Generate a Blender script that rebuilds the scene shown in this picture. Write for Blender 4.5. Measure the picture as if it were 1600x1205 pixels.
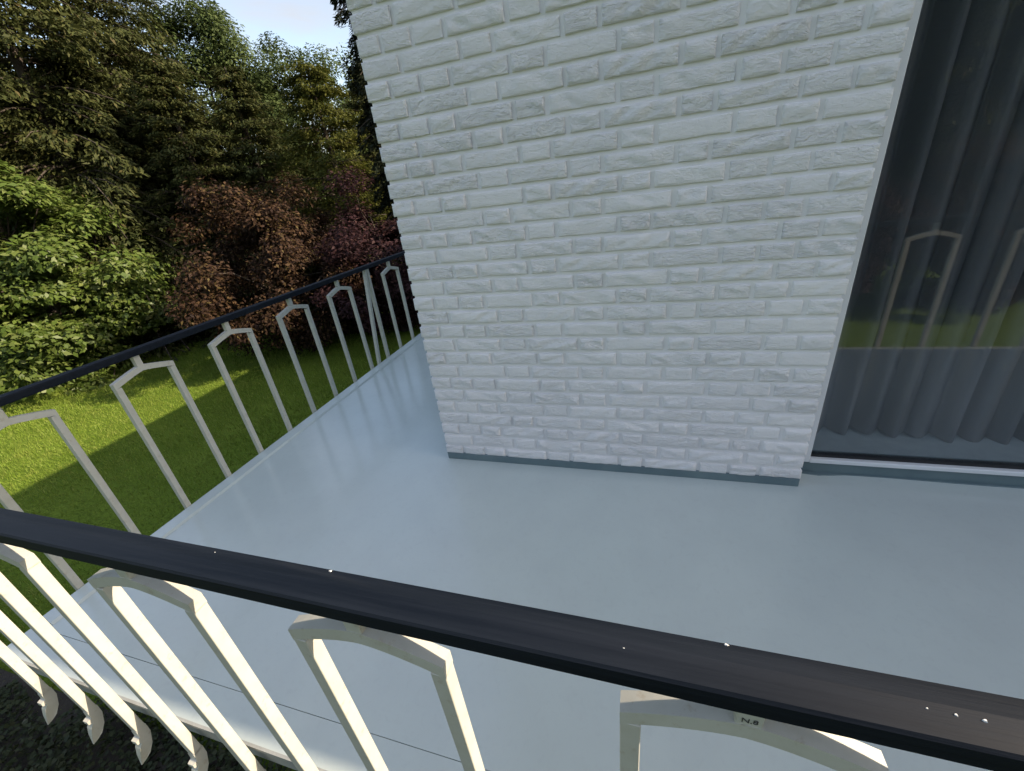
import bpy, math, random
import numpy as np
from mathutils import Matrix, Vector, noise as mnoise

for o in list(bpy.data.objects):
    bpy.data.objects.remove(o)
scene = bpy.context.scene
COL = scene.collection
R = math.radians

# ---------------------------------------------------------------- camera
cd = bpy.data.cameras.new('camera')
cam = bpy.data.objects.new('camera', cd)
COL.objects.link(cam)
RX = Vector((0.95488022, 0.27362729, -0.11546377))     # right
RD = Vector((0.02220491, -0.45346669, -0.89099658))    # down
RF = Vector((-0.29615995, 0.84823114, -0.43908224))    # forward
CAM = Vector((0.96057, -1.59156, 1.26826))
m = Matrix.Identity(4)
for i in range(3):
    m[i][0] = RX[i]; m[i][1] = -RD[i]; m[i][2] = -RF[i]; m[i][3] = CAM[i]
cam.matrix_world = m
cd.sensor_width = 36.0
cd.lens = 14.52
cd.clip_start = 0.02
cd.clip_end = 2000
scene.camera = cam

# ---------------------------------------------------------------- sun, sky, exposure
SUN = Vector((1.60, 0.33, 1.0)).normalized()
elev = math.asin(SUN.z)
azim = math.atan2(SUN.x, SUN.y)
w = bpy.data.worlds.new('World'); scene.world = w; w.use_nodes = True
nt = w.node_tree; nt.nodes.clear()
out = nt.nodes.new('ShaderNodeOutputWorld'); bg = nt.nodes.new('ShaderNodeBackground')
sky = nt.nodes.new('ShaderNodeTexSky'); sky.sky_type = 'NISHITA'; sky.sun_disc = False
sky.sun_elevation = elev; sky.sun_rotation = azim
sky.air_density = 1.0; sky.dust_density = 1.2; sky.ozone_density = 1.2
# thin high cloud all over the sky
tc = nt.nodes.new('ShaderNodeTexCoord'); mp = nt.nodes.new('ShaderNodeMapping')
mp.inputs['Scale'].default_value = (1.0, 1.0, 2.6)
cn = nt.nodes.new('ShaderNodeTexNoise'); cn.inputs['Scale'].default_value = 3.2
cn.inputs['Detail'].default_value = 4; cn.inputs['Roughness'].default_value = 0.6
cn.inputs['Distortion'].default_value = 0.6
cr = nt.nodes.new('ShaderNodeValToRGB')
cr.color_ramp.elements[0].position = 0.46; cr.color_ramp.elements[0].color = (0, 0, 0, 1)
cr.color_ramp.elements[1].position = 0.80; cr.color_ramp.elements[1].color = (0.8, 0.8, 0.8, 1)
mx = nt.nodes.new('ShaderNodeMix'); mx.data_type = 'RGBA'
mx.inputs[7].default_value = (2.1, 2.2, 2.35, 1)
nt.links.new(tc.outputs['Generated'], mp.inputs['Vector']); nt.links.new(mp.outputs[0], cn.inputs['Vector'])
nt.links.new(cn.outputs['Fac'], cr.inputs['Fac']); nt.links.new(cr.outputs['Color'], mx.inputs[0])
nt.links.new(sky.outputs[0], mx.inputs[6]); nt.links.new(mx.outputs[2], bg.inputs['Color'])
bg.inputs['Strength'].default_value = 0.11
nt.links.new(bg.outputs[0], out.inputs['Surface'])

sl = bpy.data.lights.new('sun', 'SUN'); sl.energy = 2.75; sl.angle = R(0.53); sl.color = (1.0, 0.93, 0.82)
sun = bpy.data.objects.new('sun', sl); COL.objects.link(sun)
sun.rotation_euler = SUN.to_track_quat('Z', 'Y').to_euler()

vs = scene.view_settings
vs.view_transform = 'Standard'; vs.look = 'None'; vs.gamma = 1.0; vs.use_curve_mapping = False
vs.exposure = 1.66
vs.use_white_balance = True; vs.white_balance_temperature = 7700; vs.white_balance_tint = 14
scene.render.engine = 'CYCLES'
cy = scene.cycles
cy.max_bounces = 5; cy.diffuse_bounces = 3; cy.glossy_bounces = 2; cy.transmission_bounces = 4; cy.transparent_max_bounces = 8
cy.caustics_reflective = False; cy.caustics_refractive = False

# ---------------------------------------------------------------- helpers
def mesh_obj(name, verts, faces, mat=None, parent=None, smooth=False, kind=None):
    me = bpy.data.meshes.new(name)
    me.from_pydata([tuple(v) for v in verts], [], faces)
    me.update()
    if smooth:
        me.polygons.foreach_set('use_smooth', [True] * len(me.polygons))
    return link(name, me, mat, parent, kind)

def link(name, me, mat=None, parent=None, kind=None):
    if mat is not None and len(me.materials) == 0:
        me.materials.append(mat)
    o = bpy.data.objects.new(name, me); COL.objects.link(o)
    if parent is not None:
        o.parent = parent
    if kind:
        o['kind'] = kind
    return o

def empty(name, loc=(0, 0, 0), label=None, cat=None, group=None):
    o = bpy.data.objects.new(name, None); COL.objects.link(o); o.location = loc
    tag(o, label, cat, group)
    return o

def tag(o, label=None, cat=None, group=None, kind=None):
    if label: o['label'] = label
    if cat: o['category'] = cat
    if group: o['group'] = group
    if kind: o['kind'] = kind
    return o

def box_geo(x0, x1, y0, y1, z0, z1, bev=0.0):
    """box (optionally chamfered along all edges) as verts, faces"""
    if bev <= 0:
        v = [(x, y, z) for x in (x0, x1) for y in (y0, y1) for z in (z0, z1)]
        f = [(0, 1, 3, 2), (4, 6, 7, 5), (0, 4, 5, 1), (2, 3, 7, 6), (0, 2, 6, 4), (1, 5, 7, 3)]
        return v, f
    b = bev
    X = (x0, x1); Y = (y0, y1); Z = (z0, z1)
    v = []; idx = {}
    for i in (0, 1):
        for j in (0, 1):
            for k in (0, 1):
                sx = b if i == 0 else -b; sy = b if j == 0 else -b; sz = b if k == 0 else -b
                idx[(i, j, k, 'x')] = len(v); v.append((X[i], Y[j] + sy, Z[k] + sz))
                idx[(i, j, k, 'y')] = len(v); v.append((X[i] + sx, Y[j], Z[k] + sz))
                idx[(i, j, k, 'z')] = len(v); v.append((X[i] + sx, Y[j] + sy, Z[k]))
    f = []
    for i in (0, 1):
        q = [(i, 0, 0, 'x'), (i, 0, 1, 'x'), (i, 1, 1, 'x'), (i, 1, 0, 'x')]
        f.append([idx[a] for a in (q if i == 0 else q[::-1])])
        q = [(0, i, 0, 'y'), (1, i, 0, 'y'), (1, i, 1, 'y'), (0, i, 1, 'y')]
        f.append([idx[a] for a in (q if i == 0 else q[::-1])])
        q = [(0, 0, i, 'z'), (0, 1, i, 'z'), (1, 1, i, 'z'), (1, 0, i, 'z')]
        f.append([idx[a] for a in (q if i == 0 else q[::-1])])
    for i in (0, 1):
        for j in (0, 1):
            f.append([idx[(i, j, 0, 'x')], idx[(i, j, 0, 'y')], idx[(i, j, 1, 'y')], idx[(i, j, 1, 'x')]])
            f.append([idx[(i, 0, j, 'x')], idx[(i, 0, j, 'z')], idx[(i, 1, j, 'z')], idx[(i, 1, j, 'x')]])
            f.append([idx[(0, i, j, 'y')], idx[(0, i, j, 'z')], idx[(1, i, j, 'z')], idx[(1, i, j, 'y')]])
    for i in (0, 1):
        for j in (0, 1):
            for k in (0, 1):
                f.append([idx[(i, j, k, 'x')], idx[(i, j, k, 'y')], idx[(i, j, k, 'z')]])
    return v, f

def fix_normals(me):
    import bmesh
    bm = bmesh.new(); bm.from_mesh(me)
    bmesh.ops.recalc_face_normals(bm, faces=bm.faces)
    bm.to_mesh(me); bm.free()

def box(name, x0, x1, y0, y1, z0, z1, mat, parent=None, bev=0.0, kind=None):
    v, f = box_geo(x0, x1, y0, y1, z0, z1, bev)
    o = mesh_obj(name, v, f, mat, parent, kind=kind)
    fix_normals(o.data)
    return o

def extrude(name, poly, axis, a, b, mat, parent=None, kind=None):
    """closed 2D profile swept straight along an axis: 'x' profile=(y,z), 'y' profile=(x,z), 'z' profile=(x,y)"""
    def P(q, t):
        return {'x': (t, q[0], q[1]), 'y': (q[0], t, q[1]), 'z': (q[0], q[1], t)}[axis]
    n = len(poly)
    v = [P(q, a) for q in poly] + [P(q, b) for q in poly]
    f = [(i, (i + 1) % n, n + (i + 1) % n, n + i) for i in range(n)]
    f += [tuple(range(n))[::-1], tuple(range(n, 2 * n))]
    o = mesh_obj(name, v, f, mat, parent, kind=kind)
    fix_normals(o.data)
    return o

class N:
    """tiny material builder"""
    def __init__(s, name):
        s.m = bpy.data.materials.new(name); s.m.use_nodes = True
        s.t = s.m.node_tree; s.b = s.t.nodes['Principled BSDF']; s.o = s.t.nodes['Material Output']
        s.geo = s.t.nodes.new('ShaderNodeNewGeometry')
    def n(s, typ, **kw):
        q = s.t.nodes.new('ShaderNode' + typ)
        for k, v in kw.items():
            if k in q.inputs: q.inputs[k].default_value = v
            else: setattr(q, k, v)
        return q
    def l(s, a, b): s.t.links.new(a, b)
    def noise(s, scale, detail=4, rough=0.55, dist=0.0, stretch=None, src=None):
        q = s.n('TexNoise'); q.inputs['Scale'].default_value = scale; q.inputs['Detail'].default_value = detail
        q.inputs['Roughness'].default_value = rough; q.inputs['Distortion'].default_value = dist
        v = src or s.geo.outputs['Position']
        if stretch:
            mp = s.n('Mapping'); mp.inputs['Scale'].default_value = stretch; s.l(v, mp.inputs['Vector']); v = mp.outputs[0]
        s.l(v, q.inputs['Vector'])
        return q.outputs['Fac']
    def ramp(s, fac, stops):
        q = s.n('ValToRGB'); e = q.color_ramp.elements
        while len(e) < len(stops): e.new(0.5)
        for i, (p, c) in enumerate(stops):
            e[i].position = p; e[i].color = (c if len(c) == 4 else (*c, 1)) if hasattr(c, '__len__') else (c, c, c, 1)
        s.l(fac, q.inputs['Fac']); return q.outputs['Color']
    def mix(s, fac, a, b, mode='MIX'):
        q = s.n('Mix'); q.data_type = 'RGBA'; q.blend_type = mode
        for i, v in ((0, fac), (6, a), (7, b)):
            if hasattr(v, 'is_linked') or hasattr(v, 'links'): s.l(v, q.inputs[i])
            elif i == 0: q.inputs[0].default_value = v
            else: q.inputs[i].default_value = (*v, 1)
        return q.outputs[2]
    def bump(s, h, strength, dist, normal=None):
        q = s.n('Bump'); q.inputs['Strength'].default_value = strength; q.inputs['Distance'].default_value = dist
        s.l(h, q.inputs['Height'])
        if normal is not None: s.l(normal, q.inputs['Normal'])
        return q.outputs['Normal']
    def set(s, color=None, rough=None, normal=None, spec=None, metal=None):
        for key, v in (('Base Color', color), ('Roughness', rough), ('Specular IOR Level', spec), ('Metallic', metal)):
            if v is None: continue
            if hasattr(v, 'links'): s.l(v, s.b.inputs[key])
            elif key == 'Base Color': s.b.inputs[key].default_value = (*v, 1)
            else: s.b.inputs[key].default_value = v
        if normal is not None: s.l(normal, s.b.inputs['Normal'])
        return s.m

# ---------------------------------------------------------------- materials
def m_brick():
    k = N('white_painted_brick')
    big = k.noise(2.2, 3)

    crease = k.noise(34, 6, 0.62, 1.2, (1.0, 1.0, 2.2))
    crag = k.n('TexVoronoi'); crag.feature = 'DISTANCE_TO_EDGE'; crag.inputs['Scale'].default_value = 34
    wob = k.noise(14, 3, 0.6, 0.5)
    vm = k.n('VectorMath', operation='SCALE'); k.l(k.geo.outputs['Position'], vm.inputs[0]); vm.inputs['Scale'].default_value = 1.0
    va = k.n('VectorMath', operation='ADD'); k.l(vm.outputs[0], va.inputs[0]); k.l(k.mix(1.0, (0, 0, 0), wob, 'ADD'), va.inputs[1])
    mp = k.n('Mapping'); mp.inputs['Rotation'].default_value = (0, R(28), 0); mp.inputs['Scale'].default_value = (0.7, 1, 1.8)
    k.l(va.outputs[0], mp.inputs['Vector']); k.l(mp.outputs[0], crag.inputs['Vector'])
    c = k.mix(k.ramp(big, [(0.35, 0.0), (0.7, 1.0)]), (0.81, 0.795, 0.78), (0.87, 0.85, 0.825))
    c = k.mix(k.ramp(k.noise(40, 4), [(0.62, 0.0), (0.82, 0.5)]), c, (0.66, 0.64, 0.60))
    oi = k.n('ObjectInfo')
    c = k.mix(0.9, c, k.ramp(oi.outputs['Random'], [(0.0, (0.96, 0.955, 0.95)), (0.5, (0.985, 0.985, 0.985)), (1.0, (1.0, 1.0, 1.0))]), 'MULTIPLY')
    n1 = k.bump(crease, 1.0, 0.013)
    mr = k.n('Math', operation='MULTIPLY_ADD'); k.l(oi.outputs['Random'], mr.inputs[0]); mr.inputs[1].default_value = 0.60; mr.inputs[2].default_value = 0.40
    k.l(mr.outputs[0], n1.node.inputs['Strength'])
    n2 = k.bump(k.ramp(crag.outputs['Distance'], [(0.0, 0.0), (0.35, 1.0)]), 0.22, 0.004, n1)
    n3 = n2
    return k.set(c, 0.62, n3, 0.35)

def m_mortar():
    k = N('white_painted_mortar')
    c = k.mix(k.noise(6, 4), (0.80, 0.785, 0.77), (0.85, 0.83, 0.81))
    return k.set(c, 0.7, k.bump(k.noise(120, 4), 0.35, 0.002), 0.3)

def m_floor():
    k = N('grey_blue_floor_coating')
    big = k.noise(1.3, 3, 0.5, 0.6)
    c = k.mix(k.ramp(big, [(0.3, 0.0), (0.7, 1.0)]), (0.525, 0.598, 0.568), (0.555, 0.62, 0.588))
    dirt = k.noise(5, 3, 0.5)
    c = k.mix(k.ramp(dirt, [(0.40, 0.0), (0.80, 0.30)]), c, (0.44, 0.49, 0.48))
    c = k.mix(k.ramp(k.noise(38, 5, 0.7, 0.8), [(0.52, 0.0), (0.85, 0.30)]), c, (0.40, 0.44, 0.43))
    ma = k.n('Math', operation='MULTIPLY_ADD'); k.l(k.noise(1.6, 3, 0.5), ma.inputs[0]); ma.inputs[1].default_value = 0.14; ma.inputs[2].default_value = 0.11
    rr = ma.outputs[0]; n = None
    return k.set(c, rr, n, 0.75)

def plain(name, col, rough=0.5, bumpscale=None, bs=0.2, bd=0.002, var=None, vs_=4, spec=0.5):
    k = N(name)
    c = col
    if var: c = k.mix(k.ramp(k.noise(vs_, 5), [(0.35, 0.0), (0.7, 1.0)]), col, var)
    nn = k.bump(k.noise(bumpscale, 4), bs, bd) if bumpscale else None
    return k.set(c, rough, nn, spec)

def m_rail():
    k = N('dark_painted_handrail')
    st = k.noise(18, 6, 0.65, 0.2, (0.10, 3.2, 3.2))
    wear = k.noise(7, 5, 0.7, 0.3, (0.35, 2.5, 2.5))
    c = k.mix(k.ramp(st, [(0.35, 0.0), (0.75, 1.0)]), (0.004, 0.007, 0.012), (0.011, 0.016, 0.024))
    c = k.mix(k.ramp(wear, [(0.60, 0.0), (0.80, 0.4)]), c, (0.026, 0.029, 0.032))
    rr = k.ramp(st, [(0.3, 0.50), (0.8, 0.74)])
    return k.set(c, rr, k.bump(st, 0.6, 0.002), 0.15)

def m_steel():
    k = N('cream_white_painted_steel')
    c = k.mix(k.ramp(k.noise(22, 5), [(0.4, 0.0), (0.75, 1.0)]), (0.54, 0.53, 0.46), (0.49, 0.475, 0.395))
    c = k.mix(k.ramp(k.noise(48, 5, 0.7), [(0.58, 0.0), (0.67, 0.55)]), c, (0.42, 0.36, 0.26))
    n = k.bump(k.noise(160, 3), 0.15, 0.0006)
    return k.set(c, 0.45, n, 0.45)

def m_leaf(name, stops, transl=0.3, rough=0.6, spec=0.12):
    k = N(name)
    c = k.ramp(k.geo.outputs['Random Per Island'], stops)
    patch = k.noise(0.9, 3)
    c = k.mix(k.ramp(patch, [(0.35, 0.0), (0.65, 0.35)]), c, tuple(x * 0.6 for x in stops[0][1]))
    k.set(c, rough, None, spec)
    tr = k.n('BsdfTranslucent'); k.l(c, tr.inputs['Color'])
    ms = k.n('MixShader'); ms.inputs[0].default_value = transl
    k.l(k.b.outputs[0], ms.inputs[1]); k.l(tr.outputs[0], ms.inputs[2]); k.l(ms.outputs[0], k.o.inputs['Surface'])
    return k.m

def m_glass():
    k = N('window_glass')
    k.t.nodes.remove(k.b)
    tr = k.n('BsdfTransparent'); tr.inputs['Color'].default_value = (0.90, 0.93, 0.93, 1)
    gl = k.n('BsdfGlossy'); gl.inputs['Roughness'].default_value = 0.0; gl.inputs['Color'].default_value = (0.95, 0.97, 1, 1)
    lw = k.n('LayerWeight'); lw.inputs['Blend'].default_value = 0.5
    pw = k.n('Math', operation='POWER'); k.l(lw.outputs['Facing'], pw.inputs[0]); pw.inputs[1].default_value = 5.0
    fr = k.n('Math', operation='MULTIPLY_ADD'); k.l(pw.outputs[0], fr.inputs[0]); fr.inputs[1].default_value = 0.93; fr.inputs[2].default_value = 0.065
    ms = k.n('MixShader'); k.l(fr.outputs[0], ms.inputs[0]); k.l(tr.outputs[0], ms.inputs[1]); k.l(gl.outputs[0], ms.inputs[2])
    k.l(ms.outputs[0], k.o.inputs['Surface'])
    return k.m

def m_lawn():
    k = N('lawn_soil_and_grass')
    c = k.mix(k.ramp(k.noise(0.7, 5), [(0.35, 0.0), (0.7, 1.0)]), (0.10, 0.165, 0.018), (0.145, 0.215, 0.028))
    c = k.mix(k.ramp(k.noise(30, 5), [(0.4, 0.0), (0.75, 0.7)]), c, (0.04, 0.06, 0.01))
    return k.set(c, 0.9, k.bump(k.noise(60, 4), 0.6, 0.03), 0.1)

def m_grass():
    k = N('grass_blades')
    c = k.ramp(k.geo.outputs['Random Per Island'], [(0.0, (0.15, 0.235, 0.03)), (0.6, (0.20, 0.29, 0.042)), (1.0, (0.27, 0.32, 0.08))])
    c = k.mix(k.ramp(k.noise(0.8, 4), [(0.4, 0.0), (0.65, 0.5)]), c, (0.10, 0.165, 0.02))
    c = k.mix(k.ramp(k.noise(2.6, 4, 0.65), [(0.45, 0.0), (0.75, 0.55)]), c, (0.27, 0.29, 0.07))
    k.set(c, 0.6, None, 0.2)
    tr = k.n('BsdfTranslucent'); k.l(c, tr.inputs['Color'])
    ms = k.n('MixShader'); ms.inputs[0].default_value = 0.35
    k.l(k.b.outputs[0], ms.inputs[1]); k.l(tr.outputs[0], ms.inputs[2]); k.l(ms.outputs[0], k.o.inputs['Surface'])
    return k.m

def m_curtain():
    k = N('grey_sheer_curtain')
    weave = k.noise(700, 2)
    c = k.mix(weave, (0.20, 0.196, 0.215), (0.27, 0.265, 0.28))
    k.set(c, 0.9, None, 0.1)
    tr = k.n('BsdfTranslucent'); k.l(c, tr.inputs['Color'])
    ms = k.n('MixShader'); ms.inputs[0].default_value = 0.35
    k.l(k.b.outputs[0], ms.inputs[1]); k.l(tr.outputs[0], ms.inputs[2]); k.l(ms.outputs[0], k.o.inputs['Surface'])
    return k.m

M = dict(
    brick=m_brick(), mortar=m_mortar(), floor=m_floor(), rail=m_rail(), steel=m_steel(), glass=m_glass(),
    lawn=m_lawn(), grass=m_grass(), curtain=m_curtain(),
    teal=plain('dark_teal_upstand_paint', (0.11, 0.168, 0.185), 0.45, 60, 0.2, 0.002, (0.15, 0.215, 0.225), 7),
    frame=plain('white_window_frame', (0.74, 0.76, 0.76), 0.4, 90, 0.05, 0.001, (0.69, 0.71, 0.72), 5),
    gasket=plain('black_rubber_gasket', (0.012, 0.014, 0.016), 0.6, 80, 0.1),
    roof=plain('roof_soffit', (0.55, 0.55, 0.53), 0.7, 30, 0.2, 0.003, (0.48, 0.48, 0.47)),
    render_=plain('white_render', (0.72, 0.73, 0.73), 0.8, 90, 0.4, 0.003, (0.66, 0.67, 0.67)),
    room=plain('dim_room_paint', (0.30, 0.29, 0.28), 0.8, 40, 0.1, 0.002, (0.26, 0.25, 0.25)),
    room_floor=plain('grey_carpet', (0.40, 0.43, 0.43), 0.9, 300, 0.3, 0.002, (0.35, 0.38, 0.38), 20),
    concrete=plain('slab_edge_concrete', (0.36, 0.37, 0.35), 0.85, 70, 0.5, 0.004, (0.27, 0.28, 0.26), 9),
    chip=plain('pale_paint_chip', (0.75, 0.74, 0.68), 0.6, 200, 0.3, 0.001),
    ink=plain('dark_stamped_ink', (0.04, 0.04, 0.04), 0.7, 200, 0.1),
    bark=plain('bark', (0.075, 0.058, 0.042), 0.9, 26, 0.8, 0.03, (0.045, 0.036, 0.028), 6),
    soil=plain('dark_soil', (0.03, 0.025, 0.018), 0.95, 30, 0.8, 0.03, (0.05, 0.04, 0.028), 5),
    l_conifer=m_leaf('conifer_olive_foliage', [(0.0, (0.032, 0.042, 0.014)), (0.6, (0.058, 0.068, 0.021)), (0.95, (0.082, 0.086, 0.027)), (1.0, (0.090, 0.066, 0.028))], 0.18),
    l_dark=m_leaf('dark_conifer_foliage', [(0.0, (0.012, 0.017, 0.009)), (0.7, (0.020, 0.027, 0.013)), (1.0, (0.032, 0.036, 0.018))], 0.12),
    l_yellow=m_leaf('yellow_green_foliage', [(0.0, (0.055, 0.066, 0.013)), (0.6, (0.085, 0.094, 0.018)), (1.0, (0.12, 0.12, 0.03))], 0.25),
    l_broad=m_leaf('broadleaf_green_foliage', [(0.0, (0.052, 0.082, 0.026)), (0.6, (0.078, 0.112, 0.038)), (1.0, (0.11, 0.14, 0.052))], 0.3),
    l_bright=m_leaf('bright_green_foliage', [(0.0, (0.070, 0.115, 0.022)), (0.6, (0.105, 0.155, 0.030)), (1.0, (0.17, 0.205, 0.060))], 0.3, 0.45, 0.3),
    l_copper=m_leaf('copper_red_foliage', [(0.0, (0.024, 0.014, 0.011)), (0.5, (0.056, 0.031, 0.019)), (0.88, (0.095, 0.056, 0.028)), (1.0, (0.11, 0.085, 0.03))], 0.25),
    l_purple=m_leaf('purple_foliage', [(0.0, (0.026, 0.013, 0.015)), (0.6, (0.050, 0.023, 0.025)), (1.0, (0.082, 0.040, 0.036))], 0.25),
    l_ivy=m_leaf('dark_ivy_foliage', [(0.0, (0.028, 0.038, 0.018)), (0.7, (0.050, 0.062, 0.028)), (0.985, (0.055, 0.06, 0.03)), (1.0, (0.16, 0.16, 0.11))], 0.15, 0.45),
)

# ================================================================ LARGE STRUCTURE
S = 1.6 / 1.9
W = 1.6           # brick wall width
PITCH = 0.0768 * S
Z0 = 0.0305 * S   # first bed joint
GROUND = -2.4
ROOF_Z = 3.00
K = SUN.y / SUN.z
EAVE = -1.273 + (ROOF_Z + 0.12) * K   # the eave whose shadow ends at the balcony's front edge

# ---- ground sheet
gv = []; gf = []
nx, ny = 60, 60
rnd = random.Random(3)
gx = np.concatenate([np.linspace(-600, -60, 8), np.linspace(-45, 45, 46), np.linspace(60, 600, 8)])
gy = gx.copy()
for y in gy:
    for x in gx:
        d = math.hypot(x, y)
        z = GROUND + 0.06 * mnoise.noise((x * 0.25, y * 0.25, 0)) * min(1, max(0, (abs(x) - 2) / 4))
        gv.append((x, y, z))
n_ = len(gx)
for j in range(n_ - 1):
    for i in range(n_ - 1):
        gf.append((j * n_ + i, j * n_ + i + 1, (j + 1) * n_ + i + 1, (j + 1) * n_ + i))
g = mesh_obj('ground', gv, gf, M['lawn'], smooth=True)
tag(g, 'sunlit and shaded green lawn below the balcony', 'lawn', kind='structure')

# ---- balcony slab (L shaped) with separate front border and a raised side strip
bal = extrude('balcony_floor', [(-1.17, -1.275), (13.0, -1.275), (13.0, 0.30), (0.02, 0.30), (0.02, 16.6), (-1.17, 16.6)], 'z', -0.085, -0.006, M['concrete'])
tag(bal, 'smooth grey blue painted balcony floor between railing and brick wall', 'balcony floor', kind='structure')
extrude('floor_coating', [(-1.176, -1.1795), (13.0, -1.1795), (13.0, 0.30), (0.02, 0.30), (0.02, 16.6), (-1.176, 16.6)], 'z', -0.0058, 0.0, M['floor'], bal)
extrude('front_border', [(-1.176, -1.280), (13.0, -1.280), (13.0, -1.1812), (-1.176, -1.1812)], 'z', -0.0058, -0.0002, M['floor'], bal)
extrude('side_strip', [(-1.178, -0.004), (-1.178, 0.010), (-1.108, 0.010), (-1.098, 0.0004)], 'y', -1.16, 16.6, M['floor'], bal)
extrude('drip_edge', [(-1.2835, -0.012), (-1.2835, 0.0015), (-1.2765, 0.0015), (-1.2765, -0.012)], 'x', -1.176, 13.0, M['concrete'], bal)
extrude('soffit_beam', [(-1.10, -0.22), (-1.10, -0.086), (-0.02, -0.086), (-0.02, -0.22)], 'x', 0.1, 13.0, M['concrete'], bal)

# ---- house
house = empty('house', (0, 0, 0), 'white painted brick house with wide window and curtain opening on the balcony', 'house')

wall = mesh_obj('brick_wall', *box_geo(0.006, W - 0.006, 0.0092, 0.10, 0.0, ROOF_Z), M['mortar'], house)
fix_normals(wall.data)
tag(wall, 'white painted brick wall in header and stretcher courses')

# brick mesh variants: rough split faces with soft painted arrises
JW = 0.0152
BH = PITCH - JW
def brick_mesh(length, seed, height=BH, smoothness=0.0):
    rn = random.Random(seed)
    nx = max(8, int(length / 0.0100)); nz = 5
    hx = length / 2; hz = height / 2
    ox, oz = rn.uniform(-50, 50), rn.uniform(-50, 50)
    ang = rn.choice((-1, 1)) * rn.uniform(0.2, 0.7)
    amp = rn.choice((0.0010, 0.0035, 0.0060, 0.0080)) * (1 - smoothness)
    ca, sa = math.cos(ang), math.sin(ang)
    V = []; idx = {}
    ei = 1 - 0.0026 / hx
    us = [-1, -ei] + list(np.linspace(-0.86, 0.86, nx - 3)) + [ei, 1]
    wsz = [-1, -0.90, -0.52, -0.17, 0.17, 0.52, 0.90, 1]
    for j, wz in enumerate(wsz):
        for i, u in enumerate(us):
            x = u * hx; z = wz * hz
            ed = (abs(u) == 1) or (abs(wz) == 1)
            wobx = 0.0016 * mnoise.noise((ox + x * 30, z * 40, 1.3)); wobz = 0.0018 * mnoise.noise((ox + x * 22, 7.7, oz + z * 30))
            if ed:
                y = 0.0030
            else:
                xr = ca * x + sa * z; zr = -sa * x + ca * z
                r1 = mnoise.noise((ox + xr * 9, oz + zr * 46, 0.0))
                r2 = 1 - abs(mnoise.noise((ox + xr * 16, oz + zr * 55, 4.0))) * 2
                r3 = mnoise.noise((ox + x * 60, oz + z * 60, 9.0))
                y = -amp * (0.8 * r1 + 0.6 * r2 * (r1 > -0.1) + 0.35 * r3) + 0.001
                if abs(u) > 0.9 or abs(wz) > 0.8: y = y * 0.6 + 0.0012
            idx[(i, j)] = len(V); V.append((x + wobx, y, z + wobz))
    F = []
    nu, nw = len(us), len(wsz)
    for j in range(nw - 1):
        for i in range(nu - 1):
            F.append((idx[(i, j)], idx[(i + 1, j)], idx[(i + 1, j + 1)], idx[(i, j + 1)]))
    ring = [(i, 0) for i in range(nu)] + [(nu - 1, j) for j in range(1, nw)] + [(i, nw - 1) for i in range(nu - 2, -1, -1)] + [(0, j) for j in range(nw - 2, 0, -1)]
    back = []
    for q in ring:
        x, y, z = V[idx[q]]; back.append(len(V)); V.append((x, 0.05, z))
    for a in range(len(ring)):
        b = (a + 1) % len(ring)
        F.append((idx[ring[b]], idx[ring[a]], back[a], back[b]))
    F.append(tuple(back))
    me = bpy.data.meshes.new('brick'); me.from_pydata(V, [], F); me.update()
    me.polygons.foreach_set('use_smooth', [True] * len(me.polygons))
    me.materials.append(M['brick'])
    return me

P_J = [v * S for v in (0.0, 0.186, 0.450, 0.583, 0.844, 0.976, 1.247, 1.374, 1.640, 1.778, 1.9)]
Q_J = [v * S for v in (0.0, 0.116, 0.256, 0.386, 0.640, 0.774, 1.040, 1.169, 1.438, 1.576, 1.708, 1.9)]
pool = {}
def get_brick(length, height, rn):
    key = (round(length / 0.0065), round(height, 4))
    L_ = key[0] * 0.0065
    lst = pool.setdefault(key, [])
    if len(lst) < 5:
        lst.append(brick_mesh(L_, rn.randrange(10 ** 6), height)); return lst[-1]
    return rn.choice(lst)

def in_frame(p, mrg=25):
    d = Vector(p) - CAM
    zc = d.dot(RF)
    if zc <= 0.05: return False
    px = 800 + 645.4 * d.dot(RX) / zc; py = 602.5 + 645.4 * d.dot(RD) / zc
    return -mrg < px < 1600 + mrg and -mrg < py < 1205 + mrg

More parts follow.
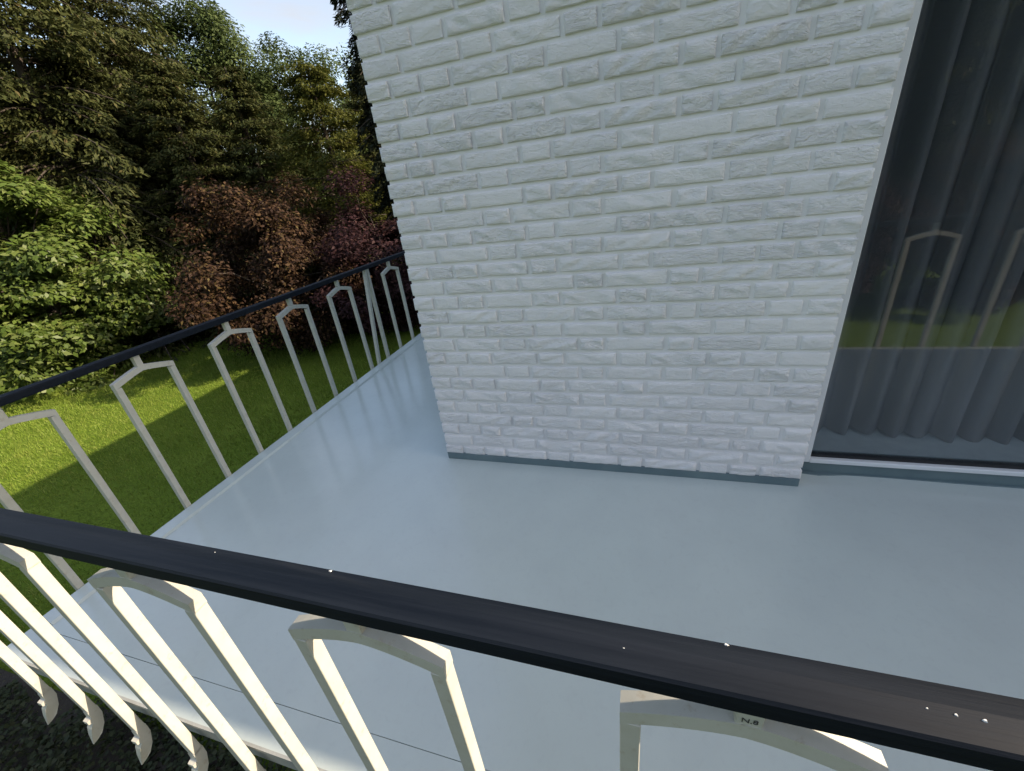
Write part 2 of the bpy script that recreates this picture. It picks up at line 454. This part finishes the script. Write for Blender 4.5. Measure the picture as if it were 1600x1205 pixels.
rnb = random.Random(11)
rest_v = []; rest_f = []
nrows = int((ROOF_Z - Z0) / PITCH) + 1
count = 0
for k in range(nrows):
    zb = Z0 + k * PITCH + JW / 2; zt = Z0 + (k + 1) * PITCH - JW / 2
    if k == 0: zb = 0.0405
    zt = min(zt, ROOF_Z - 0.002)
    if zt - zb < 0.02: continue
    js = P_J if k % 2 == 1 else Q_J
    jit = [0.0] + [rnb.uniform(-0.005, 0.005) for _ in js[1:-1]] + [0.0]
    for a in range(len(js) - 1):
        x0 = js[a] + jit[a] + (JW / 2 if a > 0 else rnb.uniform(-0.002, 0.002))
        x1 = js[a + 1] + jit[a + 1] - (JW / 2 if a < len(js) - 2 else rnb.uniform(-0.001, 0.002))
        c = ((x0 + x1) / 2, 0.0, (zb + zt) / 2)
        dy = rnb.uniform(-0.0022, 0.0018); rot = (rnb.uniform(-0.012, 0.012), rnb.uniform(-0.006, 0.006), rnb.uniform(-0.006, 0.006))
        me = get_brick(x1 - x0, zt - zb, rnb)
        flip = rnb.random() < 0.5
        if (in_frame((x0, 0, zb)) or in_frame((x1, 0, zb)) or in_frame((x0, 0, zt)) or in_frame((x1, 0, zt))) and count < 300:
            o = bpy.data.objects.new('brick', me); COL.objects.link(o); o.parent = wall
            o.location = (c[0], dy, c[2])
            o.rotation_euler = (rot[0], rot[1] + (math.pi if flip else 0), rot[2])
            count += 1
        else:
            base = len(rest_v)
            for v in me.vertices: rest_v.append((v.co.x + c[0], v.co.y + dy, v.co.z + c[2]))
            for p in me.polygons: rest_f.append(tuple(base + q for q in p.vertices))
if rest_v:
    mesh_obj('brick_courses', rest_v, rest_f, M['brick'], wall, smooth=True, kind='stuff')
box('base_strip', -0.001, W - 0.001, 0.0015, 0.02, 0.0, 0.0395, M['teal'], wall, 0.002)

# rest of the shell
shell = box('side_wall', 0.004, 0.30, 0.101, 16.8, 0.0, ROOF_Z, M['render_'], house)
box('lower_wall', 0.05, 12.9, 0.05, 16.7, GROUND - 0.2, -0.09, M['render_'], house)
box('right_wall', 4.46, 12.9, 0.0, 0.30, 0.0, ROOF_Z, M['render_'], house)
box('lintel', W - 0.004, 4.455, 0.06, 0.30, 2.26, ROOF_Z, M['render_'], house)
box('roof', -0.12, 13.6, EAVE, 17.2, ROOF_Z + 0.003, ROOF_Z + 0.12, M['roof'], house, 0.01)
box('room_floor', 0.302, 12.8, 0.20, 6.0, -0.05, 0.056, M['room_floor'], house)
box('room_back_wall', 0.302, 12.8, 6.0, 6.2, 0.0, ROOF_Z, M['room'], house)
box('room_ceiling', 0.302, 12.8, 0.302, 6.0, 2.30, 2.38, M['room'], house)
box('room_end_wall', 12.8, 13.0, 0.302, 8.8, 0.0, ROOF_Z, M['room'], house)

win = empty('window', (0, 0, 0)); win.parent = house
tag(win, 'tall dark window in a slim white frame right of the bricks')
WX0, WX1 = W - 0.002, 4.455
fr = box('frame_jamb', WX0, 1.656, 0.098, 0.160, 0.058, 2.26, M['frame'], win, 0.003)
box('frame_jamb', 4.40, WX1, 0.098, 0.160, 0.058, 2.26, M['frame'], win, 0.003)
box('frame_head', 1.657, 4.399, 0.100, 0.158, 2.20, 2.26, M['frame'], win, 0.003)
box('frame_sill', 1.6565, 4.399, 0.097, 0.158, 0.056, 0.0765, M['frame'], win, 0.003)
box('gasket', 1.657, 4.399, 0.116, 0.140, 0.077, 0.090, M['gasket'], win)
box('gasket', 1.6565, 1.662, 0.117, 0.139, 0.0905, 2.199, M['gasket'], win)
box('pane', 1.6625, 4.398, 0.124, 0.130, 0.0905, 2.199, M['glass'], win)
# coated upstand under the window with a hand-painted wavy lower edge
up = []
xs = np.linspace(WX0 + 0.002, 4.45, 60)
box('upstand', W - 0.001, 4.45, 0.112, 0.20, -0.002, 0.0555, M['teal'], win, 0.002)
wv = []; wf = []
for i, x in enumerate(xs):
    wdt = 0.010 + 0.014 * math.exp(-((x - 1.70) / 0.06) ** 2) + 0.003 * math.sin(x * 9)
    wv += [(x, 0.113, 0.0035), (x, 0.113 - wdt, 0.0035), (x, 0.113, 0.0006), (x, 0.113 - wdt - 0.001, 0.0006)]
for i in range(len(xs) - 1):
    a = 4 * i; b = a + 4
    wf += [(a, a + 1, b + 1, b), (a + 1, a + 3, b + 3, b + 1)]
mesh_obj('painted_skirt', wv, wf, M['teal'], win)

# ---- curtain (hangs inside)
cv = []; cf = []
NX = 420; zs = [0.062, 0.5, 1.2, 1.8, 2.24]
rc = random.Random(5)
phase = 0; xs = np.linspace(1.67, 4.36, NX)
ph = np.cumsum(np.interp(xs, np.linspace(1.6, 4.4, 18), [rc.uniform(0.55, 1.6) for _ in range(18)]) * (xs[1] - xs[0]) * 46)
amps = np.interp(xs, np.linspace(1.6, 4.4, 40), [rc.uniform(0.45, 1.25) for _ in range(40)])
skew = np.interp(xs, np.linspace(1.6, 4.4, 25), [rc.uniform(-0.6, 0.6) for _ in range(25)])
for z in zs:
    for i, x in enumerate(xs):
        t_ = ph[i] + 0.25 * math.sin(z * 1.7 + x * 2) + skew[i] * math.sin(ph[i])
        s_ = math.sin(t_)
        y = 0.36 + 0.036 * amps[i] * (s_ + 0.25 * math.sin(2 * t_ + x)) + 0.014 * math.sin(x * 5 + z)
        cv.append((x + 0.012 * math.cos(t_), y, z + (0.010 * math.sin(x * 7.0) + 0.004 * s_ if z < 0.1 else 0)))
for j in range(len(zs) - 1):
    for i in range(NX - 1):
        cf.append((j * NX + i, j * NX + i + 1, (j + 1) * NX + i + 1, (j + 1) * NX + i))
cu = mesh_obj('curtain', cv, cf, M['curtain'], smooth=True)
tag(cu, 'grey pleated sheer curtain hanging behind the window glass', 'curtain')

# ================================================================ RAILINGS
BAR = 0.0245
ARW = 0.132      # half outer width
Z_CORNER = 0.693; Z_PEAK = 0.728; RAIL_BOT = 0.774

def arch_mesh(power):
    """arched head bar, local x along the railing"""
    n = 14; V = []; F = []
    h = BAR / 2
    for i in range(n + 1):
        u = -1 + 2 * i / n
        x = u * ARW
        z = Z_CORNER + (Z_PEAK - Z_CORNER) * (1 - abs(u) ** power)
        dz = BAR * 1.02
        V += [(x, -h, z), (x, h, z), (x, h, z - dz), (x, -h, z - dz)]
    for i in range(n):
        a = 4 * i; b = a + 4
        for q in range(4):
            F.append((a + q, a + (q + 1) % 4, b + (q + 1) % 4, b + q))
    F.append((0, 3, 2, 1)); F.append(tuple(4 * n + q for q in (0, 1, 2, 3)))
    me = bpy.data.meshes.new('baluster'); me.from_pydata(V, [], F); me.update(); me.materials.append(M['steel']); fix_normals(me)
    return me
def leg_mesh(side):
    h = BAR / 2
    x0 = (ARW - BAR) if side > 0 else -ARW
    v, f = box_geo(x0, x0 + BAR, -h + 0.0004, h - 0.0004, -0.100, Z_CORNER - BAR * 0.9, 0.0012)
    me = bpy.data.meshes.new('leg'); me.from_pydata(v, [], f); me.update(); me.materials.append(M['steel']); fix_normals(me)
    return me
def foot_mesh(side):
    """spear-shaped end that curves outwards below the slab edge, with a small weld tab"""
    xc = (ARW - BAR / 2) if side > 0 else -(ARW - BAR / 2)
    prof = [(0.0130, -0.095, 1.0), (-0.0130, -0.095, 1.0), (-0.0150, -0.118, 1.0), (-0.0270, -0.121, 0.9), (-0.0280, -0.133, 0.9), (-0.0190, -0.138, 1.0),
            (-0.0300, -0.152, 0.95), (-0.0390, -0.176, 0.70), (-0.0480, -0.212, 0.15), (-0.0360, -0.206, 0.55), (-0.0200, -0.194, 0.95), (-0.0020, -0.168, 1.1), (0.0110, -0.130, 1.05)]
    n = len(prof); th = BAR / 2
    V = [(xc - th * w, a, b) for a, b, w in prof] + [(xc + th * w, a, b) for a, b, w in prof]
    F = [tuple(range(n)), tuple(range(n, 2 * n))[::-1]] + [(i, (i + 1) % n, n + (i + 1) % n, n + i) for i in range(n)]
    me = bpy.data.meshes.new('foot'); me.from_pydata(V, [], F); me.update(); me.materials.append(M['steel']); fix_normals(me)
    return me
def stub_mesh():
    v, f = box_geo(-0.0135, 0.0135, -0.0115, 0.0115, Z_PEAK - 0.014, RAIL_BOT + 0.004, 0.0015)
    me = bpy.data.meshes.new('stub'); me.from_pydata(v, [], f); me.update(); me.materials.append(M['steel']); fix_normals(me)
    return me
ME_ARCH = {False: arch_mesh(1.5), True: arch_mesh(1.2)}; ME_LEG = {s: leg_mesh(s) for s in (-1, 1)}; ME_FOOT = {s: foot_mesh(s) for s in (-1, 1)}; ME_STUB = stub_mesh()

def baluster(parent, loc, rz):
    o = bpy.data.objects.new('baluster', ME_ARCH[rz > 0.5]); COL.objects.link(o); o.parent = parent
    o.location = loc; o.rotation_euler = (0, 0, rz)
    for s in (-1, 1):
        for nm, me in (('leg', ME_LEG[s]), ('foot', ME_FOOT[s])):
            q = bpy.data.objects.new(nm, me); COL.objects.link(q); q.parent = o
    q = bpy.data.objects.new('stub', ME_STUB); COL.objects.link(q); q.parent = o
    return o

def rail_profile(c, flip=1):
    # across (towards the outside is negative), height
    p = [(0.0245, 0.775), (0.0265, 0.780), (0.0265, 0.798), (0.0240, 0.8035), (0.003, 0.8065), (-0.0235, 0.8025), (-0.0262, 0.799), (-0.0265, 0.776), (-0.0245, 0.7735)]
    return [(c + flip * a, z) for a, z in p]

fr_rail = empty('railing', (0, -1.3045, 0), 'cream steel arch railing with dark handrail across the foreground', 'railing')
hr = extrude('handrail', rail_profile(0.0), 'x', -1.2215, 13.0, M['rail'], fr_rail)
tag(hr, 'worn blue black handrail with pale paint chips')
FX = [1.078, 0.582, 0.105, -0.372, -0.84]
FX = [1.078 + 0.5057 * i for i in range(10, 0, -1)] + FX
for x in FX:
    b = baluster(fr_rail, (x, 0, 0), 0)
    if abs(x - 1.078) < 1e-6: marked = b
# paint chips lying on the handrail
rch = random.Random(8)
for (px, ya, sz) in ((0.545, 0.021, 0.0035), (1.054, 0.0225, 0.003), (1.212, -0.003, 0.0018), (1.232, -0.0035, 0.0022), (1.252, -0.0035, 0.0028), (0.33, 0.016, 0.0015), (0.95, -0.004, 0.0012)):
    n = 6; V = []
    zt = 0.8065 - abs(ya - 0.003) * 0.143 - 0.0002
    if ya > 0.02: zt = 0.8035
    for i in range(n):
        a = 2 * math.pi * i / n; r = sz * rch.uniform(0.5, 1.1)
        V.append((px + r * math.cos(a), ya + 0.6 * r * math.sin(a), zt))
    V += [(v[0] * 0.6 + px * 0.4, v[1] * 0.6 + ya * 0.4, v[2] + sz * 0.5) for v in V]
    F = [tuple(range(n, 2 * n))] + [(i, (i + 1) % n, n + (i + 1) % n, n + i) for i in range(n)]
    mesh_obj('paint_chip', V, F, M['chip'], hr)
# small stamped mark on the connector below the rail
tcu = bpy.data.curves.new('mark', 'FONT'); tcu.body = 'N.8'; tcu.size = 0.011; tcu.align_x = 'CENTER'; tcu.extrude = 0.0002
tcu.materials.append(M['ink'])
tmp = bpy.data.objects.new('mark', tcu); COL.objects.link(tmp)
bpy.context.view_layer.update()
tme = bpy.data.meshes.new_from_object(tmp.evaluated_get(bpy.context.evaluated_depsgraph_get()))
bpy.data.objects.remove(tmp)
mk = bpy.data.objects.new('stamped_mark', tme); COL.objects.link(mk); mk.parent = marked
mk.location = (0.0, -0.01195, 0.733); mk.rotation_euler = (R(90), 0, 0)

sd_rail = empty('railing', (-1.1945, 0, 0), 'cream steel arch railing along the far garden side of the balcony', 'railing')
extrude('handrail', rail_profile(0.0, 1), 'y', -1.2775, 16.6, M['rail'], sd_rail)
for y in (-0.90, -0.433, 0.033, 0.503, 0.982, 1.70, 2.18, 2.65, 3.12, 3.59, 4.06):
    baluster(sd_rail, (0, y, 0), R(90))
# the two leaning bars where two railing panels meet
def slant(name, y0, z0, y1, z1, parent):
    h = 0.0125
    V = []
    for (y, z) in ((y0, z0), (y1, z1)):
        V += [(-h, y - h, z), (h, y - h, z), (h, y + h, z), (-h, y + h, z)]
    F = [(0, 3, 2, 1), (4, 5, 6, 7)] + [(i, (i + 1) % 4, 4 + (i + 1) % 4, 4 + i) for i in range(4)]
    o = mesh_obj(name, V, F, M['steel'], parent); fix_normals(o.data); return o
slant('panel_bar', 1.185, -0.12, 1.345, 0.776, sd_rail)
slant('panel_bar', 1.352, -0.12, 1.372, 0.776, sd_rail)

# ================================================================ VEGETATION
def np_mesh(name, V, quads, mat, tris=None):
    me = bpy.data.meshes.new(name)
    nv = len(V)
    me.vertices.add(nv); me.vertices.foreach_set('co', V.astype(np.float32).ravel())
    if quads is not None:
        nf = len(quads); k = quads.shape[1]
        me.loops.add(nf * k); me.loops.foreach_set('vertex_index', quads.astype(np.int32).ravel())
        me.polygons.add(nf)
        me.polygons.foreach_set('loop_start', np.arange(0, nf * k, k, dtype=np.int32))
        me.polygons.foreach_set('loop_total', np.full(nf, k, dtype=np.int32))
    me.update(calc_edges=True); me.validate()
    me.materials.append(mat)
    return me

def leaf_quads(C, Nrm, T, ln, wd, fold, rs):
    """diamond leaves: centres C, normals, tangents"""
    T = T - (T * Nrm).sum(1, keepdims=True) * Nrm
    T /= np.linalg.norm(T, axis=1, keepdims=True) + 1e-9
    B = np.cross(Nrm, T)
    ln = ln[:, None]; wd = wd[:, None]
    a = C - T * ln * 0.5; b = C + B * wd * 0.5 + Nrm * wd * fold - T * ln * 0.08; c = C + T * ln * 0.5 - Nrm * ln * 0.12; d = C - B * wd * 0.5 + Nrm * wd * fold - T * ln * 0.08
    V = np.stack([a, b, c, d], 1).reshape(-1, 3)
    Q = np.arange(len(V)).reshape(-1, 4)
    return V, Q

def unit(v): return v / (np.linalg.norm(v, axis=-1, keepdims=True) + 1e-9)

def tube_np(path, radii, sides=7):
    V = []; Q = []
    path = np.array(path, float); n = len(path)
    for i in range(n):
        t = unit(path[min(i + 1, n - 1)] - path[max(i - 1, 0)])
        up = np.array([0, 0, 1.0]) if abs(t[2]) < 0.9 else np.array([1.0, 0, 0])
        u = unit(np.cross(t, up)); v = np.cross(t, u)
        for k in range(sides):
            a = 2 * math.pi * k / sides
            V.append(path[i] + radii[i] * (math.cos(a) * u + math.sin(a) * v))
    for i in range(n - 1):
        for k in range(sides):
            Q.append((i * sides + k, i * sides + (k + 1) % sides, (i + 1) * sides + (k + 1) % sides, (i + 1) * sides + k))
    return np.array(V), np.array(Q)

def merge(parts):
    Vs = []; Qs = []; off = 0
    for V, Q in parts:
        Vs.append(V); Qs.append(Q + off); off += len(V)
    return np.concatenate(Vs), np.concatenate(Qs)

def broad_tree(seed, height, radius, crown_base, n_clusters, per, leaf, mat, clump=0.55, shape=1.0, trunk_r=0.16, open_=0.0, flat=0.75, droop=0.15, lumps=1.0):
    """broadleaf tree/shrub: limbs from the trunk to leaf clumps; returns (trunk mesh, crown mesh); base at origin"""
    rs = np.random.RandomState(seed)
    cz = (height + crown_base) / 2; hz = (height - crown_base) / 2
    d = unit(rs.normal(size=(n_clusters, 3)))
    lump = 1 + lumps * 0.22 * np.sin(d[:, 0] * 5 + seed) * np.cos(d[:, 1] * 4 + seed * 2) + lumps * 0.15 * np.sin(d[:, 2] * 7 + d[:, 0] * 6 + seed)
    rr = rs.uniform(0.35, 1.0, n_clusters) ** 0.5 * lump
    rr = np.clip(rr, 0, 1.22)
    C = d * rr[:, None] * np.array([radius, radius, hz]) 
    if shape != 1.0:
        tt = (C[:, 2] / hz + 1) / 2
        C[:, :2] *= (1 - (1 - shape) * np.clip(tt, 0, 1))[:, None]
    C[:, 2] += cz
    keep = C[:, 2] > 0.12
    C = C[keep]; dd = d[keep]; n = len(C)
    cs = rs.uniform(0.6, 1.25, n) * clump
    # leaves
    idx = np.repeat(np.arange(n), per)
    if open_ > 0: idx = idx[rs.rand(len(idx)) > open_]
    q = rs.normal(size=(len(idx), 3)); q = unit(q) * (rs.rand(len(idx), 1) ** 0.45)
    q[:, 2] *= flat
    P = C[idx] + q * cs[idx][:, None]
    P[:, 2] -= droop * (q[:, 0] ** 2 + q[:, 1] ** 2) * cs[idx]
    P[:, 2] = np.maximum(P[:, 2], 0.03)
    Nn = unit(q * 0.6 + dd[idx] * 0.5 + np.array([0, 0, 0.9]) + rs.normal(size=P.shape) * 0.55)
    T = unit(q + np.array([0, 0, -0.4]) + rs.normal(size=P.shape) * 0.5)
    ln = leaf * rs.uniform(0.6, 1.35, len(P)); wd = ln * rs.uniform(0.42, 0.62, len(P))
    V, Q = leaf_quads(P, Nn, T, ln, wd, 0.16, rs)
    crown = np_mesh('crown', V, Q, mat)
    # trunk and limbs
    parts = []
    zt = crown_base + (height - crown_base) * 0.8
    path = []; rad = []
    for i in range(9):
        t = i / 8
        path.append((0.12 * radius * math.sin(t * 3 + seed) * t * 0.5, 0.10 * radius * math.cos(t * 2.5 + seed) * t * 0.5, t * zt - 0.15)); rad.append(trunk_r * (1.25 - 1.15 * t))
    parts.append(tube_np(path, rad, 8))
    pa = np.array(path)
    for i in rs.choice(n, min(n, 46), replace=False):
        tz = np.clip((C[i, 2] - 0.35 * np.hypot(C[i, 0], C[i, 1])) / zt, 0.08, 0.95)
        s = pa[int(tz * 8)]
        mid = (s * 0.5 + C[i] * 0.5) + np.array([0, 0, 0.12 * radius]) + rs.normal(size=3) * 0.08 * radius
        r0 = trunk_r * (1.1 - tz) * 0.42 + 0.012
        parts.append(tube_np([s, s * 0.65 + mid * 0.35, mid, C[i]], [r0, r0 * 0.8, r0 * 0.55, r0 * 0.18], 5))
    V, Q = merge(parts)
    trunk = np_mesh('trunk', V, Q, M['bark'])
    return trunk, crown

def conifer(seed, height, radius, mat, whorls=34, per_whorl=9, sprays=130, leaf=0.16, top=0.12, base=0.0, droop=0.35, trunk_r=0.2, power=0.85, flatspray=0.5):
    rs = np.random.RandomState(seed)
    parts = [tube_np([(0, 0, -0.15), (0.05, 0.03, height * 0.5), (0, 0, height * 0.98)], [trunk_r * 1.2, trunk_r * 0.6, 0.015], 8)]
    CP = []; CN = []; CT = []; L = []
    for wi in range(whorls):
        t = (wi + rs.uniform(-0.3, 0.3)) / whorls
        t = min(max(t, 0.0), 1.0)
        z0 = base + (height - base) * t
        for b in range(per_whorl):
            az = rs.uniform(0, 2 * math.pi)
            ln = radius * (max(1 - t, 0.0) ** power * (1 - top) + top) * rs.uniform(0.62, 1.12)
            if ln < 0.08: continue
            u = np.array([math.cos(az), math.sin(az), 0])
            sd = np.array([-u[1], u[0], 0])
            rise = rs.uniform(0.0, 0.3)
            def pt(s):
                return np.array([0, 0, z0]) + u * (ln * s)[..., None] if hasattr(s, '__len__') else np.array([0, 0, z0]) + u * ln * s
            ss = np.linspace(0, 1, 5)
            path = [np.array([0, 0, z0]) + u * ln * s + np.array([0, 0, ln * (rise * s - droop * s * s)]) for s in ss]
            r0 = max(0.012, trunk_r * 0.28 * (1 - t))
            if wi % 2 == 0 or t < 0.3: parts.append(tube_np(path, [r0, r0 * .8, r0 * .6, r0 * .4, r0 * .15], 4))
            m = int(sprays * (0.35 + 0.65 * ln / radius))
            s = rs.uniform(0.12, 1.05, m) ** 0.7
            wdt = 0.24 * ln * (1.15 - s) + 0.09
            off = rs.uniform(-1, 1, m) * wdt
            P = np.array([0, 0, z0]) + u * (ln * s)[:, None] + sd * off[:, None]
            P[:, 2] += ln * (rise * s - droop * s * s) - np.abs(off) * 0.35 + rs.normal(size=m) * 0.05 - rs.rand(m) * 0.13
            T = unit(u * 0.9 + sd * (off / (wdt + .01))[:, None] * 0.8 + np.array([0, 0, -0.55]) + rs.normal(size=(m, 3)) * 0.35)
            Nn = unit(np.array([0, 0, 1.0]) + u * 0.35 + rs.normal(size=(m, 3)) * flatspray)
            CP.append(P); CN.append(Nn); CT.append(T); L.append(leaf * rs.uniform(0.6, 1.4, m))
    P = np.concatenate(CP); Nn = np.concatenate(CN); T = np.concatenate(CT); ln = np.concatenate(L)
    k = P[:, 2] > 0.05
    P, Nn, T, ln = P[k], Nn[k], T[k], ln[k]
    V, Q = leaf_quads(P, Nn, T, ln, ln * rs.uniform(0.26, 0.42, len(P)), 0.1, rs)
    crown = np_mesh('crown', V, Q, mat)
    V, Q = merge(parts)
    return np_mesh('trunk', V, Q, M['bark']), crown

def plant(name, meshes, loc, rz, scale, label, cat, group=None):
    o = empty(name, loc, label, cat, group)
    o.rotation_euler = (0, 0, rz); o.scale = scale if hasattr(scale, '__len__') else (scale,) * 3
    for nm, me in zip(('trunk', 'crown'), meshes):
        q = bpy.data.objects.new(nm, me); COL.objects.link(q); q.parent = o
    return o

def polar(px, dist, py=560):
    """ground point seen in the picture column px at a horizontal distance from the camera"""
    d = RX * ((px - 800) / 645.4) + RD * ((py - 602.5) / 645.4) + RF
    d = Vector((d.x, d.y, 0)).normalized()
    return (CAM.x + d.x * dist, CAM.y + d.y * dist, GROUND)

con1 = conifer(1, 15.5, 4.6, M['l_conifer'], 46, 12, 280, 0.145, 0.10, 0.6)
con2 = conifer(2, 10.0, 3.4, M['l_conifer'], 36, 11, 230, 0.125, 0.10, 0.3, 0.3)
con3 = conifer(3, 9.0, 2.9, M['l_yellow'], 32, 11, 220, 0.12, 0.16, 0.3, 0.22, power=0.7)
con4 = conifer(4, 12.0, 1.45, M['l_dark'], 60, 11, 160, 0.13, 0.30, 0.2, 0.5, power=0.5)
brd1 = broad_tree(5, 12.4, 3.6, 3.2, 150, 560, 0.15, M['l_broad'], 0.95, 0.85, 0.22, 0.1)
brd2 = broad_tree(6, 11.0, 3.4, 2.8, 130, 430, 0.14, M['l_broad'], 0.80, 0.8, 0.18, 0.2)
bush1 = broad_tree(7, 5.3, 3.3, 0.3, 170, 430, 0.135, M['l_bright'], 0.62, 0.72, 0.12, 0.0, 0.6, 0.35)
bush2 = broad_tree(8, 4.7, 2.7, 0.15, 120, 480, 0.10, M['l_copper'], 0.55, 0.75, 0.10, 0.0, 0.8, 0.3, 2.0)
bush3 = broad_tree(9, 4.6, 2.0, 0.2, 90, 380, 0.10, M['l_purple'], 0.5, 0.8, 0.09, lumps=1.8)

plant('conifer_tree', con1, polar(35, 21.0, 120), 0.3, (1.2, 1.2, 1.12), 'tall olive conifer tree at the left edge of the picture', 'tree')
plant('conifer_tree', con1, polar(150, 22.5, 70), 2.1, (1.04, 1.04, 1.1), 'tall olive conifer tree just left of the sky gap', 'tree')
plant('conifer_tree', con2, polar(290, 19.0, 230), 1.0, (1.1, 1.1, 0.84), 'lower olive conifer tree directly behind the copper shrub', 'tree')
plant('conifer_tree', con2, polar(185, 20.5, 250), 4.0, (1.05, 1.05, 0.92), 'olive conifer tree between bright green shrub and tall conifers', 'tree')
plant('conifer_tree', con2, polar(390, 19.5, 220), 2.5, (1.05, 1.05, 0.84), 'olive conifer tree below the sparse broadleaf tree', 'tree')
plant('conifer_tree', con3, polar(505, 17.0, 200), 0.0, (1.0, 1.0, 0.87), 'yellow green conifer tree near the left edge of the brick wall', 'tree')
plant('conifer_tree', con2, polar(575, 20.0, 160), 5.0, (1.0, 1.0, 0.84), 'olive conifer tree seen between yellow green conifer and brick wall', 'tree')
plant('conifer_tree', con4, polar(628, 14.0, 200), 0.5, (1.0, 1.0, 1.0), 'very dark conifer tree half hidden by the brick wall', 'tree')
plant('broadleaf_tree', brd1, polar(298, 25.5, 80), 0.7, (0.95, 0.95, 0.96), 'full green broadleaf tree reaching up into the sky gap', 'tree')
plant('broadleaf_tree', brd2, polar(470, 25.0, 120), 2.9, (1.0, 1.0, 0.94), 'sparse green broadleaf tree with sky showing through its crown', 'tree')
plant('broadleaf_shrub', bush1, polar(58, 18.2, 430), 0.4, (1.22, 1.22, 1.04), 'bright green large leaved shrub at the edge of the lawn', 'shrub')
plant('copper_shrub', bush2, polar(440, 13.2, 430), 0.0, (0.92, 0.92, 0.90), 'copper red leaved shrub spreading over the lawn', 'shrub')
plant('purple_shrub', bush3, polar(600, 12.6, 380), 1.0, (1.0, 1.0, 0.84), 'purple leaved shrub beside the left edge of the brick wall', 'shrub')

# far wood that reads as one mass behind the garden trees, all round
rs = np.random.RandomState(20)
parts = []
for i in range(76):
    a = R(85 + 3.35 * i)
    for r_ in (34, 38):
        dist = r_ + rs.uniform(-2, 2)
        cx, cy = dist * math.cos(a + rs.uniform(-.02, .02)), dist * math.sin(a)
        ad = math.degrees(a) % 360
        tall = 140 < ad < 205 or 270 < ad < 345
        hgt = rs.uniform(11.0, 15.0) if tall else rs.uniform(6.0, 8.2); n = 1700 if tall else 950
        q = unit(rs.normal(size=(n, 3))) * (rs.rand(n, 1) ** 0.4)
        P = q * np.array([2.4, 2.4, hgt / 2]) + np.array([cx, cy, GROUND + hgt / 2 + 0.2])
        Nn = unit(q + rs.normal(size=P.shape) * 0.7 + np.array([0, 0, 0.5])); T = unit(rs.normal(size=P.shape))
        ln = rs.uniform(0.35, 0.75, n)
        parts.append(leaf_quads(P, Nn, T, ln, ln * 0.6, 0.15, rs))
V, Q = merge(parts)
fw = link('far_wood', np_mesh('far_wood', V, Q, M['l_conifer']))
tag(fw, 'dark mass of trees far behind the garden', 'wood', kind='stuff')
# trees across the garden, seen mirrored in the window
for i, (x, y, me, rz, sc, nm, cat, lab) in enumerate((
        (6.5, -19.0, con1, 0.2, 0.9, 'conifer_tree', 'tree', 'tall conifer across the garden mirrored at the left of the window glass'),
        (11.0, -17.5, con1, 1.3, 1.0, 'conifer_tree', 'tree', 'tall conifer across the garden mirrored in the middle of the window glass'),
        (16.0, -18.0, con1, 2.2, 1.0, 'conifer_tree', 'tree', 'tall conifer across the garden mirrored at the right of the window glass'),
        (5.2, -10.2, bush3, 0.4, 0.75, 'purple_shrub', 'shrub', 'low dark shrub across the garden mirrored at the left of the window glass'),
        (8.0, -10.0, bush2, 1.4, 0.7, 'copper_shrub', 'shrub', 'low copper shrub across the garden mirrored in the middle of the glass'),
        (11.2, -10.4, bush3, 2.4, 0.85, 'purple_shrub', 'shrub', 'low dark shrub across the garden mirrored at the right of the glass'))):
    plant(nm, me, (x, y, GROUND), rz, sc, lab, cat)

# ---- grass blades on the lawn that shows
rs = np.random.RandomState(30)
n = 330000
x = -1.0 - 19.0 * rs.rand(n) ** 0.8
y = rs.uniform(-3.5, 16.0, n)
keep = (y < (-x) * 1.25 + 1.0) & (y > -3.5 + 0 * x)
x, y = x[keep], y[keep]
n = len(x)
zg = np.array([GROUND] * n)
hgt = rs.uniform(0.025, 0.06, n); a = rs.uniform(0, 2 * np.pi, n); wd = rs.uniform(0.006, 0.012, n)
lean = rs.normal(size=(n, 2)) * 0.02
base = np.stack([x, y, zg - 0.01], 1)
side = np.stack([np.cos(a), np.sin(a), 0 * a], 1) * wd[:, None]
tip = base + np.stack([lean[:, 0], lean[:, 1], hgt + 0.02], 1)
V = np.stack([base - side, base + side, tip], 1).reshape(-1, 3)
# follow the slight swell of the ground sheet
gr = link('grass', np_mesh('grass', V, np.arange(len(V)).reshape(-1, 3), M['grass']))
tag(gr, 'short mown grass blades of the garden lawn', 'grass', kind='stuff')

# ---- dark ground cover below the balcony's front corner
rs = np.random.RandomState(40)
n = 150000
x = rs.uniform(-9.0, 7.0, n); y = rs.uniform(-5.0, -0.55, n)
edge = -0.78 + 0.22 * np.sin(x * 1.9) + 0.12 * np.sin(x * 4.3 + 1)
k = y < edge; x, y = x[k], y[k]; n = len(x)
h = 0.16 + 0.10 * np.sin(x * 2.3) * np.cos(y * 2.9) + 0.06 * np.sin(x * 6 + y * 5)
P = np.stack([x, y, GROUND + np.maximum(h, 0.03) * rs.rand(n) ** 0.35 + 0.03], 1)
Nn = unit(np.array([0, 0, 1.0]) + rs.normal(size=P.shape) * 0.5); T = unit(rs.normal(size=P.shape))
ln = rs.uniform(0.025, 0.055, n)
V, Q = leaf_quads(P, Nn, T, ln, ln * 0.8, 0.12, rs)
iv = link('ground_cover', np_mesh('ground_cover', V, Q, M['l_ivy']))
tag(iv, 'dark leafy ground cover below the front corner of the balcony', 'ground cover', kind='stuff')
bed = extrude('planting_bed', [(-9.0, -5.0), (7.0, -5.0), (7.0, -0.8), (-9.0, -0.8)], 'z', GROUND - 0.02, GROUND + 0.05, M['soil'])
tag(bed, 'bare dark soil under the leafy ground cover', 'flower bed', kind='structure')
